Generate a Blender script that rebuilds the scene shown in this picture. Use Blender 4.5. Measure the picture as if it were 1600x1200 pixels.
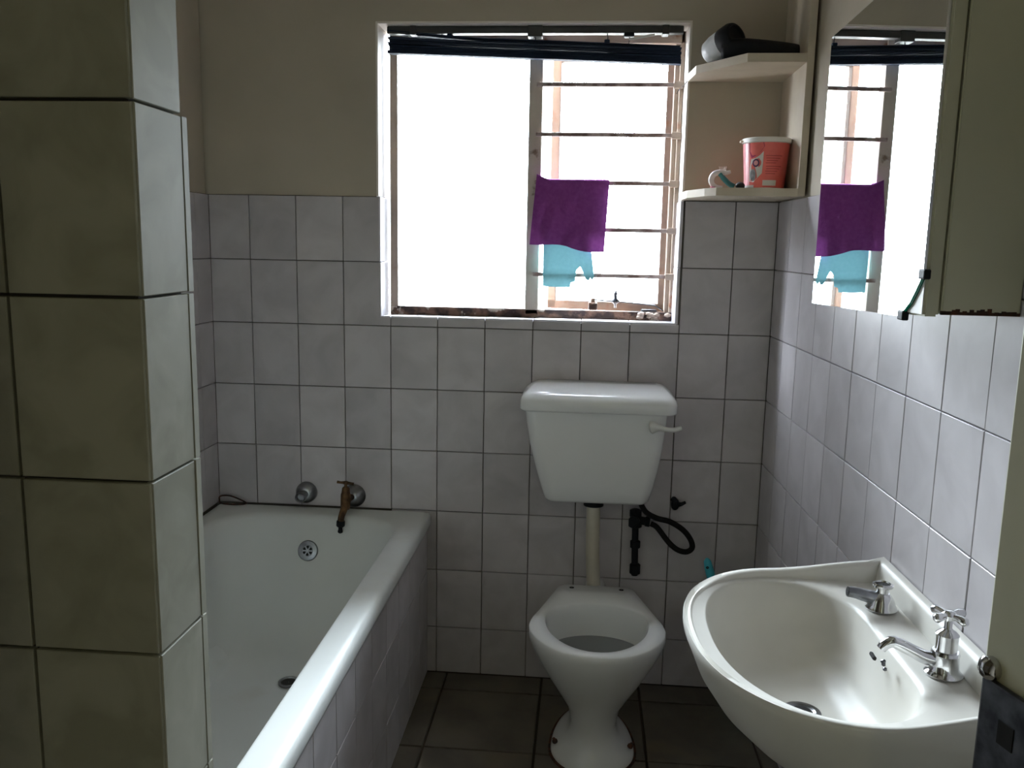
import bpy, bmesh, math, random
from mathutils import Vector, Matrix, noise
random.seed(7)
for o in list(bpy.data.objects): bpy.data.objects.remove(o)
SC = bpy.context.scene
COL = SC.collection
PI = math.pi

# ------------------------------------------------------------------ camera, sky, exposure
cam = bpy.data.cameras.new('camera'); cam.sensor_width = 36.0; cam.lens = 36.0 * 1341.5 / 1600.0
cam.clip_start = 0.02
co = bpy.data.objects.new('camera', cam); COL.objects.link(co); SC.camera = co
RX = Vector((0.99613672, 0.08586497, 0.01840784)); UP = Vector((-0.03192308, 0.15879571, 0.98679524)); FW = Vector((-0.08180806, 0.9835706, -0.16092331))
M = Matrix((RX, UP, -FW)).transposed().to_4x4(); M.translation = (1.0598, -2.6647, 1.423)
co.matrix_world = M

SKY = 140.0
w = bpy.data.worlds.new('overcast_sky'); SC.world = w; w.use_nodes = True
wn = w.node_tree.nodes; wl = w.node_tree.links
bg = wn['Background']; bg.inputs['Strength'].default_value = SKY
tc = wn.new('ShaderNodeTexCoord'); sp = wn.new('ShaderNodeSeparateXYZ'); rp = wn.new('ShaderNodeValToRGB')
wl.new(tc.outputs['Generated'], sp.inputs[0]); wl.new(sp.outputs['Z'], rp.inputs[0]); wl.new(rp.outputs[0], bg.inputs['Color'])
rp.color_ramp.elements[0].position = 0.0; rp.color_ramp.elements[0].color = (0.15, 0.16, 0.175, 1)
rp.color_ramp.elements[1].position = 1.0; rp.color_ramp.elements[1].color = (0.60, 0.66, 0.74, 1)
for p_, v_ in ((0.17, 0.27), (0.45, 0.62)):
    e_ = rp.color_ramp.elements.new(p_); e_.color = (0.90 * v_, 0.985 * v_, 1.10 * v_, 1)
# a portal (gives no light of its own) helps sample the sky through the window
pl = bpy.data.lights.new('window_portal', 'AREA'); pl.shape = 'RECTANGLE'; pl.size = 0.95; pl.size_y = 0.92
pl.cycles.is_portal = True
po = bpy.data.objects.new('window_portal', pl); COL.objects.link(po)
po.location = (0.88, 0.168, 1.63); po.rotation_euler = (-PI / 2, 0, 0)
vs = SC.view_settings; vs.view_transform = 'Standard'; vs.look = 'None'; vs.gamma = 1.0; vs.exposure = 0.0; vs.use_curve_mapping = False
SC.cycles.max_bounces = 12; SC.cycles.diffuse_bounces = 7; SC.cycles.glossy_bounces = 5; SC.cycles.transparent_max_bounces = 16
SC.cycles.use_denoising = True
SC.cycles.sample_clamp_indirect = 6.0
SC.cycles.caustics_reflective = False; SC.cycles.caustics_refractive = False

# ------------------------------------------------------------------ materials
def mat(name, base, rough=0.5, metal=0.0, spec=0.5, var=None, scale=8.0, detail=4.0, lo=0.35, hi=0.65, bump=0.0, bump_scale=60.0,
        rnd=0.0, rndcol=None, coat=0.0, stain=None, stain_scale=5.0, stain_pos=(0.6, 0.72), emit=None, distort=0.0):
    m = bpy.data.materials.new(name); m.use_nodes = True
    n = m.node_tree.nodes; l = m.node_tree.links; b = n['Principled BSDF']
    b.inputs['Roughness'].default_value = rough; b.inputs['Metallic'].default_value = metal
    b.inputs['Specular IOR Level'].default_value = spec; b.inputs['Coat Weight'].default_value = coat
    b.inputs['Coat Roughness'].default_value = 0.05
    b.inputs['Base Color'].default_value = (*base, 1)
    tcn = n.new('ShaderNodeTexCoord'); vec = tcn.outputs['Object']
    oi = n.new('ShaderNodeObjectInfo')
    if rnd or rndcol:
        cb = n.new('ShaderNodeVectorMath'); cb.operation = 'SCALE'; cb.inputs[0].default_value = (37, 53, 71)
        l.new(oi.outputs['Random'], cb.inputs['Scale'])
        ad = n.new('ShaderNodeVectorMath'); ad.operation = 'ADD'; l.new(vec, ad.inputs[0]); l.new(cb.outputs[0], ad.inputs[1]); vec = ad.outputs[0]
    col = None
    def nz(sc, det, pos, seed=0.0):
        t = n.new('ShaderNodeTexNoise'); t.inputs['Scale'].default_value = sc; t.inputs['Detail'].default_value = det
        t.inputs['Distortion'].default_value = distort
        if seed:
            a2 = n.new('ShaderNodeVectorMath'); a2.operation = 'ADD'; a2.inputs[1].default_value = (seed, seed * .7, -seed); l.new(vec, a2.inputs[0]); l.new(a2.outputs[0], t.inputs['Vector'])
        else: l.new(vec, t.inputs['Vector'])
        r = n.new('ShaderNodeValToRGB'); r.color_ramp.elements[0].position = pos[0]; r.color_ramp.elements[1].position = pos[1]
        l.new(t.outputs['Fac'], r.inputs[0]); return r.outputs[0]
    def mix(f, a, c, typ='MIX'):
        x = n.new('ShaderNodeMix'); x.data_type = 'RGBA'; x.blend_type = typ
        if hasattr(f, 'links'): l.new(f, x.inputs[0])
        else: x.inputs[0].default_value = f
        for s, v in ((x.inputs[6], a), (x.inputs[7], c)):
            if hasattr(v, 'links'): l.new(v, s)
            else: s.default_value = (*v, 1)
        return x.outputs[2]
    col = base
    if var: col = mix(nz(scale, detail, (lo, hi)), base, var)
    if rndcol: col = mix(oi.outputs['Random'], col, mix(0.5, col, rndcol))
    if rnd:
        h = n.new('ShaderNodeHueSaturation'); mr = n.new('ShaderNodeMapRange'); mr.inputs[3].default_value = 1 - rnd; mr.inputs[4].default_value = 1 + rnd
        l.new(oi.outputs['Random'], mr.inputs[0]); l.new(mr.outputs[0], h.inputs['Value'])
        if hasattr(col, 'links'): l.new(col, h.inputs['Color'])
        else: h.inputs['Color'].default_value = (*col, 1)
        col = h.outputs[0]
    if stain: col = mix(nz(stain_scale, 5.0, stain_pos, 3.3), col, stain)
    if hasattr(col, 'links'): l.new(col, b.inputs['Base Color'])
    if bump:
        t = n.new('ShaderNodeTexNoise'); t.inputs['Scale'].default_value = bump_scale; t.inputs['Detail'].default_value = 3; l.new(vec, t.inputs['Vector'])
        bp = n.new('ShaderNodeBump'); bp.inputs['Strength'].default_value = bump; bp.inputs['Distance'].default_value = 0.01
        l.new(t.outputs['Fac'], bp.inputs['Height']); l.new(bp.outputs[0], b.inputs['Normal'])
    if emit:
        b.inputs['Emission Color'].default_value = (*emit[0], 1); b.inputs['Emission Strength'].default_value = emit[1]
    return m

def cloth_mat(name, col, col2, trans=0.35):
    m = bpy.data.materials.new(name); m.use_nodes = True; n = m.node_tree.nodes; l = m.node_tree.links
    b = n['Principled BSDF']; b.inputs['Roughness'].default_value = 0.95; b.inputs['Specular IOR Level'].default_value = 0.1
    t = n.new('ShaderNodeTexNoise'); t.inputs['Scale'].default_value = 90; t.inputs['Detail'].default_value = 3
    tcn = n.new('ShaderNodeTexCoord'); l.new(tcn.outputs['Object'], t.inputs['Vector'])
    x = n.new('ShaderNodeMix'); x.data_type = 'RGBA'; l.new(t.outputs['Fac'], x.inputs[0]); x.inputs[6].default_value = (*col, 1); x.inputs[7].default_value = (*col2, 1)
    tr = n.new('ShaderNodeBsdfTranslucent'); l.new(x.outputs[2], tr.inputs['Color']); l.new(x.outputs[2], b.inputs['Base Color'])
    ms = n.new('ShaderNodeMixShader'); ms.inputs[0].default_value = trans
    l.new(b.outputs[0], ms.inputs[1]); l.new(tr.outputs[0], ms.inputs[2]); l.new(ms.outputs[0], n['Material Output'].inputs['Surface'])
    bp = n.new('ShaderNodeBump'); bp.inputs['Strength'].default_value = 0.5; bp.inputs['Distance'].default_value = 0.003; l.new(t.outputs['Fac'], bp.inputs['Height']); l.new(bp.outputs[0], b.inputs['Normal'])
    return m

def glass_mat(name):
    m = bpy.data.materials.new(name); m.use_nodes = True; n = m.node_tree.nodes; l = m.node_tree.links
    tr = n.new('ShaderNodeBsdfTransparent'); tr.inputs[0].default_value = (0.95, 0.97, 0.96, 1)
    g = n.new('ShaderNodeBsdfGlossy'); g.inputs['Roughness'].default_value = 0.03
    fr = n.new('ShaderNodeFresnel'); fr.inputs[0].default_value = 1.45
    ms = n.new('ShaderNodeMixShader'); l.new(fr.outputs[0], ms.inputs[0]); l.new(tr.outputs[0], ms.inputs[1]); l.new(g.outputs[0], ms.inputs[2])
    l.new(ms.outputs[0], n['Material Output'].inputs['Surface']); return m

MT = {}
MT['tile'] = mat('glazed_wall_tile', (0.53, 0.502, 0.515), 0.36, var=(0.44, 0.415, 0.425), scale=9, detail=5, lo=0.36, hi=0.66, rnd=0.09, distort=0.6, spec=0.4)
MT['floor_tile'] = mat('ceramic_floor_tile', (0.135, 0.115, 0.085), 0.5, var=(0.09, 0.075, 0.056), scale=7, rnd=0.12, stain=(0.16, 0.12, 0.07), stain_scale=4, stain_pos=(0.58, 0.78))
MT['grout'] = mat('dirty_grout', (0.14, 0.13, 0.115), 0.9, var=(0.07, 0.06, 0.05), scale=6)
MT['floor_grout'] = mat('dark_floor_grout', (0.07, 0.05, 0.035), 0.95, var=(0.04, 0.03, 0.02), scale=6)
MT['paint'] = mat('beige_wall_paint', (0.46, 0.41, 0.325), 0.75, var=(0.41, 0.365, 0.285), scale=3, detail=6, bump=0.08, bump_scale=30)
MT['reveal_paint'] = mat('white_reveal_paint', (0.78, 0.74, 0.70), 0.6, var=(0.72, 0.67, 0.60), scale=4, bump=0.06, bump_scale=25)
MT['ceil'] = mat('ceiling_paint', (0.80, 0.77, 0.70), 0.9, var=(0.76, 0.73, 0.66), scale=2)
MT['porcelain'] = mat('white_porcelain', (0.76, 0.765, 0.755), 0.14, spec=0.40, coat=0.0, var=(0.73, 0.735, 0.72), scale=3)
MT['basin_porcelain'] = mat('worn_white_porcelain', (0.68, 0.665, 0.62), 0.30, spec=0.10, coat=0.0, var=(0.60, 0.58, 0.53), scale=4, stain=(0.52, 0.47, 0.39), stain_scale=5.5, stain_pos=(0.66, 0.86))
MT['enamel'] = mat('bath_enamel', (0.66, 0.675, 0.66), 0.30, spec=0.12, var=(0.61, 0.62, 0.60), scale=2.5, stain=(0.50, 0.47, 0.40), stain_scale=3.5, stain_pos=(0.62, 0.9))
MT['plastic_white'] = mat('white_plastic', (0.66, 0.66, 0.63), 0.35)
MT['pipe_cream'] = mat('cream_pvc_pipe', (0.58, 0.55, 0.46), 0.45, var=(0.48, 0.44, 0.35), scale=12)
MT['black'] = mat('black_plastic', (0.006, 0.007, 0.009), 0.6, spec=0.2)
MT['black_rubber'] = mat('black_rubber_hose', (0.009, 0.008, 0.008), 0.7, spec=0.15, bump=0.3, bump_scale=200)
MT['dark_hole'] = mat('dark_hole', (0.01, 0.009, 0.008), 0.9)
MT['chrome'] = mat('chrome', (0.75, 0.75, 0.76), 0.10, 1.0, var=(0.55, 0.55, 0.56), scale=20)
MT['dull_chrome'] = mat('dull_chrome', (0.36, 0.37, 0.39), 0.28, 1.0, var=(0.16, 0.16, 0.165), scale=18)
MT['brass'] = mat('corroded_brass', (0.20, 0.11, 0.05), 0.55, 0.8, var=(0.06, 0.035, 0.02), scale=40, bump=0.3, bump_scale=120)
MT['frame'] = mat('chipped_cream_frame', (0.40, 0.325, 0.265), 0.6, var=(0.33, 0.265, 0.21), scale=10, stain=(0.20, 0.075, 0.03), stain_scale=11, stain_pos=(0.62, 0.70), bump=0.15, bump_scale=50)
MT['frame_rust'] = mat('rusted_frame_rail', (0.16, 0.09, 0.06), 0.8, var=(0.035, 0.02, 0.016), scale=22, lo=0.4, hi=0.55, stain=(0.62, 0.55, 0.47), stain_scale=16, stain_pos=(0.6, 0.64), bump=0.4, bump_scale=80)
MT['bar'] = mat('painted_burglar_bar', (0.42, 0.34, 0.31), 0.6, var=(0.20, 0.13, 0.11), scale=30, lo=0.45, hi=0.6)
MT['mullion'] = mat('grey_cream_mullion', (0.58, 0.52, 0.45), 0.6, var=(0.50, 0.44, 0.38), scale=12, stain=(0.16, 0.10, 0.06), stain_scale=14, stain_pos=(0.64, 0.7))
MT['glass'] = glass_mat('clear_glass')
MT['mirror'] = mat('mirror_silver', (0.86, 0.88, 0.89), 0.008, 1.0)
MT['navy'] = mat('navy_blind_slat', (0.012, 0.022, 0.045), 0.7, spec=0.15, var=(0.008, 0.014, 0.03), scale=6)
MT['rail'] = mat('charcoal_headrail', (0.035, 0.035, 0.034), 0.5, var=(0.02, 0.02, 0.02), scale=8)
MT['cord'] = mat('dark_cord', (0.03, 0.03, 0.035), 0.8)
MT['shelf'] = mat('cream_board', (0.56, 0.49, 0.39), 0.6, var=(0.48, 0.42, 0.325), scale=9, bump=0.05)
MT['cabinet'] = mat('cream_cabinet_steel', (0.60, 0.59, 0.45), 0.5, var=(0.55, 0.54, 0.41), scale=4)
MT['rust'] = mat('rust_edge', (0.10, 0.035, 0.015), 0.9, var=(0.02, 0.012, 0.01), scale=60)
MT['door'] = mat('olive_cream_door', (0.74, 0.74, 0.58), 0.5, var=(0.70, 0.70, 0.54), scale=3, bump=0.04)
MT['gunmetal'] = mat('dark_handle_metal', (0.10, 0.10, 0.11), 0.35, 0.9, var=(0.03, 0.03, 0.035), scale=40)
MT['purple'] = cloth_mat('purple_towelling', (0.17, 0.035, 0.19), (0.25, 0.07, 0.265), 0.035)
MT['turq'] = cloth_mat('turquoise_cloth', (0.19, 0.46, 0.53), (0.25, 0.55, 0.62), 0.03)
MT['red'] = mat('red_label', (0.76, 0.16, 0.135), 0.35, var=(0.68, 0.13, 0.11), scale=30)
MT['magenta'] = mat('magenta_print', (0.34, 0.02, 0.085), 0.35)
MT['pink'] = mat('pale_pink_print_and_highlight', (0.78, 0.36, 0.38), 0.3)  # logo centre print, and the window highlight painted on the bucket
MT['darkred'] = mat('dark_red_print', (0.33, 0.03, 0.03), 0.4)
MT['print_white'] = mat('white_print', (0.72, 0.70, 0.66), 0.4)
MT['print_violet'] = mat('violet_print', (0.09, 0.03, 0.10), 0.4)
MT['print_grey'] = mat('grey_print', (0.26, 0.27, 0.28), 0.4, var=(0.15, 0.15, 0.16), scale=120)
MT['lid'] = mat('white_bucket_lid', (0.76, 0.74, 0.70), 0.35)
MT['silver'] = mat('silver_white_barrel', (0.86, 0.88, 0.90), 0.3, 0.0, var=(0.62, 0.65, 0.68), scale=26)
MT['teal'] = mat('teal_plastic', (0.02, 0.16, 0.18), 0.35)
MT['pinkwhite'] = mat('pale_pink_plastic', (0.80, 0.72, 0.72), 0.4)
MT['turq_plastic'] = mat('turquoise_plastic', (0.05, 0.42, 0.52), 0.4)
MT['green_edge'] = mat('green_glass_edge', (0.0, 0.16, 0.09), 0.2)
MT['brick_face'] = mat('brown_plaster_outside', (0.13, 0.075, 0.05), 0.9, var=(0.10, 0.06, 0.04), scale=8)
MT['casement_frame'] = mat('darkened_casement_paint', (0.20, 0.14, 0.105), 0.7, var=(0.15, 0.10, 0.075), scale=12, stain=(0.16, 0.06, 0.025), stain_scale=10, stain_pos=(0.58, 0.68))  # frame colour darkened so strong outdoor light doesn't bleach it; blotches are rust
MT['water'] = mat('still_water', (0.20, 0.21, 0.21), 0.04, spec=0.5)
MT['earth'] = mat('pale_yard_concrete', (0.58, 0.55, 0.50), 0.95, var=(0.50, 0.47, 0.42), scale=2)
MT['bulb'] = mat('warm_bulb_glass', (1, 0.9, 0.7), 0.3, emit=((1.0, 0.94, 0.50), 115.0))
MT['bulb_base'] = mat('lamp_holder', (0.5, 0.48, 0.44), 0.5)

# ------------------------------------------------------------------ mesh helpers
def obj(name, bm, m, parent=None, smooth=False, angle=None):
    me = bpy.data.meshes.new(name); bmesh.ops.recalc_face_normals(bm, faces=bm.faces[:]); bm.to_mesh(me); bm.free()
    for x in (m if isinstance(m, (list, tuple)) else [m]): me.materials.append(MT[x])
    if smooth:
        me.polygons.foreach_set('use_smooth', [True] * len(me.polygons))
        if angle: me.set_sharp_from_angle(angle=math.radians(angle))
    o = bpy.data.objects.new(name, me); COL.objects.link(o)
    if parent is not None: adopt(o, parent)
    return o
def adopt(o, parent):
    o.parent = parent
    r = parent
    if parent.type == 'EMPTY': o.matrix_parent_inverse = parent_world(parent).inverted()
    elif parent.parent is not None or parent.location.length > 0: o.matrix_parent_inverse = parent_world(parent).inverted()
def parent_world(p):
    m = p.matrix_basis.copy()
    if p.parent: m = parent_world(p.parent) @ p.matrix_parent_inverse @ m
    return m
def thing(name, label, cat, loc, group=None):
    o = bpy.data.objects.new(name, None); COL.objects.link(o); o.location = loc; o.empty_display_size = 0.05
    o['label'] = label; o['category'] = cat
    if group: o['group'] = group
    return o
def tag(o, label, cat, group=None):
    o['label'] = label; o['category'] = cat
    if group: o['group'] = group
    return o
def struct(o, label=None):
    o['kind'] = 'structure'
    if label: o['label'] = label
    return o
def BM(): return bmesh.new()
def box(bm, a, b, bev=0.0, seg=2, mi=0):
    x0, y0, z0 = a; x1, y1, z1 = b
    r = bmesh.ops.create_cube(bm, size=1.0, matrix=Matrix.LocRotScale(((x0 + x1) / 2, (y0 + y1) / 2, (z0 + z1) / 2), None, (abs(x1 - x0), abs(y1 - y0), abs(z1 - z0))))
    vs_ = r['verts']; es = list({e for v in vs_ for e in v.link_edges})
    for f in {f for v in vs_ for f in v.link_faces}: f.material_index = mi
    if bev: bmesh.ops.bevel(bm, geom=es, offset=bev, segments=seg, affect='EDGES', profile=0.5)
def loft(bm, rings, cap0=True, cap1=True, closed=True, mi=0):
    vv = [[bm.verts.new(p) for p in r] for r in rings]; n = len(vv[0])
    for a, b in zip(vv, vv[1:]):
        for i in range(n if closed else n - 1):
            j = (i + 1) % n
            f = bm.faces.new((a[i], a[j], b[j], b[i])); f.material_index = mi
    if cap0: bm.faces.new(vv[0][::-1]).material_index = mi
    if cap1: bm.faces.new(vv[-1]).material_index = mi
    return vv
def frame_at(d):
    d = d.normalized(); a = Vector((0, 0, 1)) if abs(d.z) < 0.9 else Vector((1, 0, 0))
    u = d.cross(a).normalized(); return u, u.cross(d).normalized()
def tube(bm, pts, rad, n=12, cap=True, mi=0):
    pts = [Vector(p) for p in pts]; rings = []
    for i, p in enumerate(pts):
        d = pts[min(i + 1, len(pts) - 1)] - pts[max(i - 1, 0)]
        if i == 0: u, v = frame_at(d)
        else:
            d = d.normalized(); u = (u - d * u.dot(d)).normalized(); v = u.cross(d)
        r = rad[i] if isinstance(rad, (list, tuple)) else rad
        rings.append([p + (u * math.cos(2 * PI * k / n) + v * math.sin(2 * PI * k / n)) * r for k in range(n)])
    loft(bm, rings, cap, cap, mi=mi)
def lathe(bm, prof, origin=(0, 0, 0), axis=(0, 0, 1), n=32, cap=True, mi=0):
    ax = Vector(axis).normalized(); u, v = frame_at(ax); o = Vector(origin)
    rings = [[o + ax * h + (u * math.cos(2 * PI * k / n) + v * math.sin(2 * PI * k / n)) * max(r, 1e-5) for k in range(n)] for r, h in prof]
    loft(bm, rings, cap, cap, mi=mi)
def smooth_path(pts, k=8):
    P = [Vector(p) for p in pts]; P = [2 * P[0] - P[1]] + P + [2 * P[-1] - P[-2]]; out = []
    for i in range(1, len(P) - 2):
        for j in range(k):
            t = j / k; a, b, c, d = P[i - 1:i + 3]
            out.append(0.5 * ((2 * b) + (-a + c) * t + (2 * a - 5 * b + 4 * c - d) * t * t + (-a + 3 * b - 3 * c + d) * t ** 3))
    out.append(P[-2]); return out
def prism(bm, poly, ext, mi=0):
    """polygon (3D points) extruded by vector ext"""
    e = Vector(ext); a = [bm.verts.new(Vector(p)) for p in poly]; b = [bm.verts.new(Vector(p) + e) for p in poly]; n = len(a)
    bm.faces.new(a).material_index = mi; bm.faces.new(b[::-1]).material_index = mi
    for i in range(n):
        bm.faces.new((a[i], b[i], b[(i + 1) % n], a[(i + 1) % n])).material_index = mi
def rrect(cx, cy, hx, hy, r, z, n=8):
    pts = []
    for sx, sy, a0 in ((1, 1, 0), (-1, 1, 90), (-1, -1, 180), (1, -1, 270)):
        for i in range(n + 1):
            a = math.radians(a0 + 90 * i / n)
            pts.append((cx + sx * (hx - r) + r * math.cos(a), cy + sy * (hy - r) + r * math.sin(a), z))
    return pts

# ---- tiles: every tile is an object; alike tiles share a mesh
TILE_CACHE = {}
T = 0.009; GAP = 0.0026
def tile_mesh(du, dv, m='tile', t=T):
    key = (round(du, 4), round(dv, 4), m, t)
    if key in TILE_CACHE: return TILE_CACHE[key]
    bm = BM(); c = 0.0009; x, z = du / 2, dv / 2
    loft(bm, [[(-x, 0, -z), (x, 0, -z), (x, 0, z), (-x, 0, z)],
              [(-x, -t + c, -z), (x, -t + c, -z), (x, -t + c, z), (-x, -t + c, z)],
              [(-x + c, -t, -z + c), (x - c, -t, -z + c), (x - c, -t, z - c), (-x + c, -t, z - c)]], True, True)
    bmesh.ops.recalc_face_normals(bm, faces=bm.faces[:])
    me = bpy.data.meshes.new('tile'); bm.to_mesh(me); bm.free(); me.materials.append(MT[m]); TILE_CACHE[key] = me; return me
def put_tile(parent, u0, u1, v0, v1, frame, m='tile', t=T, gap=GAP):
    """frame: 4x4 taking local (u, 0 = back of tile, v) to the world; tile sticks out along local -y"""
    me = tile_mesh(u1 - u0 - gap, v1 - v0 - gap, m, t)
    o = bpy.data.objects.new('tile', me); COL.objects.link(o)
    jit = Matrix.Translation(((u0 + u1) / 2, random.uniform(-0.0006, 0.0003), (v0 + v1) / 2)) @ Matrix.Rotation(random.uniform(-.0025, .0025), 4, 'X') @ Matrix.Rotation(random.uniform(-.0025, .0025), 4, 'Z')
    o.matrix_basis = frame @ jit; o.parent = parent
    return o
def frame_from(origin, udir, ndir, vdir=(0, 0, 1)):
    """local x -> udir, local -y -> ndir (outward), local z -> vdir"""
    m = Matrix((Vector(udir), -Vector(ndir), Vector(vdir))).transposed().to_4x4(); m.translation = Vector(origin); return m
ROWS = [1.56 - 0.2 * i for i in range(8)] + [0.0]

# ================================================================== ROOM SHELL
WX0, WX1, WZ0, WZ1 = 0.410, 1.342, 1.187, 2.075          # window opening
XL = -0.13; H = 2.55; YF = -2.78
def xr(y): return 1.625 + 0.0279 * (-y)                   # right wall line (slightly out of square)

# back wall: painted above the tiling; its lower strip is the grout bed of the tiles
bm = BM(); TB = T
for a, b in (((XL - 0.2, TB, 0), (WX0 - 0.004, 0.156, H)), ((WX1 + 0.004, TB, 0), (1.9, 0.156, H)), ((WX0 - 0.004, TB, 0), (WX1 + 0.004, 0.156, WZ0 - 0.004)), ((WX0 - 0.004, TB, WZ1), (WX1 + 0.004, 0.156, H))):
    box(bm, a, b)
def wall_mat(name, zs, g0=(0.17, 0.155, 0.14, 1), g1=(0.075, 0.063, 0.05, 1)):
    m = MT['paint'].copy(); m.name = name; n = m.node_tree.nodes; l = m.node_tree.links; b = n['Principled BSDF']
    src = b.inputs['Base Color'].links[0].from_socket
    g = n.new('ShaderNodeNewGeometry'); s = n.new('ShaderNodeSeparateXYZ'); l.new(g.outputs['Position'], s.inputs[0])
    lt = n.new('ShaderNodeMath'); lt.operation = 'LESS_THAN'; lt.inputs[1].default_value = zs; l.new(s.outputs['Z'], lt.inputs[0])
    x = n.new('ShaderNodeMix'); x.data_type = 'RGBA'; l.new(lt.outputs[0], x.inputs[0]); l.new(src, x.inputs[6])
    t = n.new('ShaderNodeTexNoise'); t.inputs['Scale'].default_value = 5; l.new(g.outputs['Position'], t.inputs['Vector'])
    r = n.new('ShaderNodeValToRGB'); r.color_ramp.elements[0].color = g0; r.color_ramp.elements[1].color = g1
    r.color_ramp.elements[0].position = .35; r.color_ramp.elements[1].position = .62
    l.new(t.outputs['Fac'], r.inputs[0]); l.new(r.outputs[0], x.inputs[7]); l.new(x.outputs[2], b.inputs['Base Color'])
    return m
MT['wall_half'] = wall_mat('paint_over_grout_bed', 1.561)
MT['wall_half_clean'] = wall_mat('paint_over_pale_grout_bed', 1.561, (0.36, 0.34, 0.32, 1), (0.22, 0.20, 0.18, 1))
wall_back = struct(obj('wall_back', bm, 'wall_half'), 'back wall, beige paint above grey lilac tiles, with the window')
F = frame_from((0, TB, 0), (1, 0, 0), (0, -1, 0))
cols = [XL] + [0.15 * i for i in range(0, 11)] + [1.625]
for c0, c1 in zip(cols, cols[1:]):
    for z1, z0 in zip(ROWS, ROWS[1:]):
        if c1 < 0.5 and z1 < 0.57: continue                # behind the bath
        if z1 > WZ0 and c1 > WX0 and c0 < WX1:
            l_, r_ = c0 < WX0 - .02, c1 > WX1 + .01
            below = z0 < WZ0 - 0.02
            if not below:
                if l_: put_tile(wall_back, c0, WX0 + 0.006, z0, z1, F)
                if r_: put_tile(wall_back, WX1 - 0.004, c1, z0, z1, F)
            else:
                if l_ or r_:
                    e = WX0 + 0.006 if l_ else WX1 - 0.004   # an L-shaped tile cut round the opening's corner
                    g = GAP / 2
                    if l_: poly = [(c0 + g, z0 + g), (c1 - g, z0 + g), (c1 - g, WZ0), (e, WZ0), (e, z1 - g), (c0 + g, z1 - g)]
                    else: poly = [(c0 + g, z0 + g), (c1 - g, z0 + g), (c1 - g, z1 - g), (e, z1 - g), (e, WZ0), (c0 + g, WZ0)]
                    bm = BM(); prism(bm, [(x, TB, z) for x, z in poly], (0, -T, 0)); o = obj('tile', bm, 'tile'); o.parent = wall_back
                else:
                    put_tile(wall_back, c0, c1, z0, WZ0 + .001, F)
        else:
            put_tile(wall_back, c0, c1, z0, z1, F)
# window reveal: painted boards above the tile line, glazed tiles below and on the sill
bm = BM()
box(bm, (WX0 - 0.004, TB - 0.001, 1.562), (WX0 + 0.002, 0.156, WZ1)); box(bm, (WX1 - 0.002, TB - 0.001, 1.562), (WX1 + 0.004, 0.156, WZ1))
box(bm, (WX0, TB - 0.001, WZ1 - 0.006), (WX1, 0.156, WZ1))
reveal = obj('reveal_plaster', bm, 'reveal_paint'); reveal.parent = wall_back
MT['reveal_tile'] = mat('pale_reveal_tile', (0.70, 0.68, 0.72), 0.3, var=(0.64, 0.61, 0.66), scale=9, rnd=0.04)
Fl = frame_from((WX0 - .003, 0, 0), (0, 1, 0), (1, 0, 0)); Fr = frame_from((WX1 + .003, 0, 0), (0, 1, 0), (-1, 0, 0))
for z1, z0 in ((1.56, 1.36), (1.36, WZ0)):
    put_tile(wall_back, 0.0, 0.115, z0, z1, Fl, 'reveal_tile', 0.012); put_tile(wall_back, 0.0, 0.115, z0, z1, Fr, 'reveal_tile', 0.009)
Fs = frame_from((0, 0, WZ0 - .004), (1, 0, 0), (0, 0, 1), (0, 1, 0))
Fs = Fs @ Matrix.Rotation(-0.03, 4, 'X')
for c0, c1 in zip([WX0, .45, .6, .75, .9, 1.05, 1.2], [.45, .6, .75, .9, 1.05, 1.2, WX1]):
    put_tile(wall_back, c0, c1, 0.0, 0.115, Fs, 'reveal_tile', 0.009)

# right wall (1.6 degrees out of square), tiled to 1.56 m, painted above
ang = math.atan(0.0279); d_ = Vector((math.sin(ang), -math.cos(ang), 0)); nr = Vector((-math.cos(ang), -math.sin(ang), 0))
o0 = Vector((1.625, 0, 0))
bm = BM()
q = [o0 - nr * T + d_ * (-0.3), o0 - nr * T + d_ * 2.95, o0 - nr * (T + .15) + d_ * 2.95, o0 - nr * (T + .15) + d_ * (-0.3)]
prism(bm, q, (0, 0, H))
wall_right = struct(obj('wall_right', bm, 'wall_half_clean'), 'right wall, tiled below and painted beige above, behind basin and cabinet')
FR = frame_from(o0 - nr * T, d_, nr)
sj = [0.0] + [0.149 + 0.15 * i for i in range(0, 18)]
for a, b in zip(sj, sj[1:]):
    for z1, z0 in zip(ROWS, ROWS[1:]): put_tile(wall_right, a, b, z0, z1, FR)

# left wall of the bath alcove
bm = BM(); box(bm, (XL - 0.2, 0.0, 0), (XL - T, YF - .1, H))
wall_left = struct(obj('wall_left', bm, 'wall_half'), 'left wall beside the bathtub, tiled below beige paint')
FL = frame_from((XL - T, 0, 0), (0, -1, 0), (1, 0, 0)); FL = Matrix(FL)
yj = [0.0] + [0.10 + .15 * i for i in range(0, 11)] + [1.68]
for a, b in zip(yj, yj[1:]):
    for z1, z0 in zip(ROWS[:6], ROWS[1:6]):
        if z1 > .57: put_tile(wall_left, a, b, z0, z1, Matrix(frame_from((XL - T, 0, 0), (0, -1, 0), (1, 0, 0))))

for a, b in zip([1.80, 1.93, 2.08, 2.23, 2.38, 2.53, 2.68], [1.93, 2.08, 2.23, 2.38, 2.53, 2.68, 2.78]):
    for z1, z0 in zip(ROWS, ROWS[1:]): put_tile(wall_left, a, b, z0, z1, frame_from((XL - T, 0, 0), (0, -1, 0), (1, 0, 0)))

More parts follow.
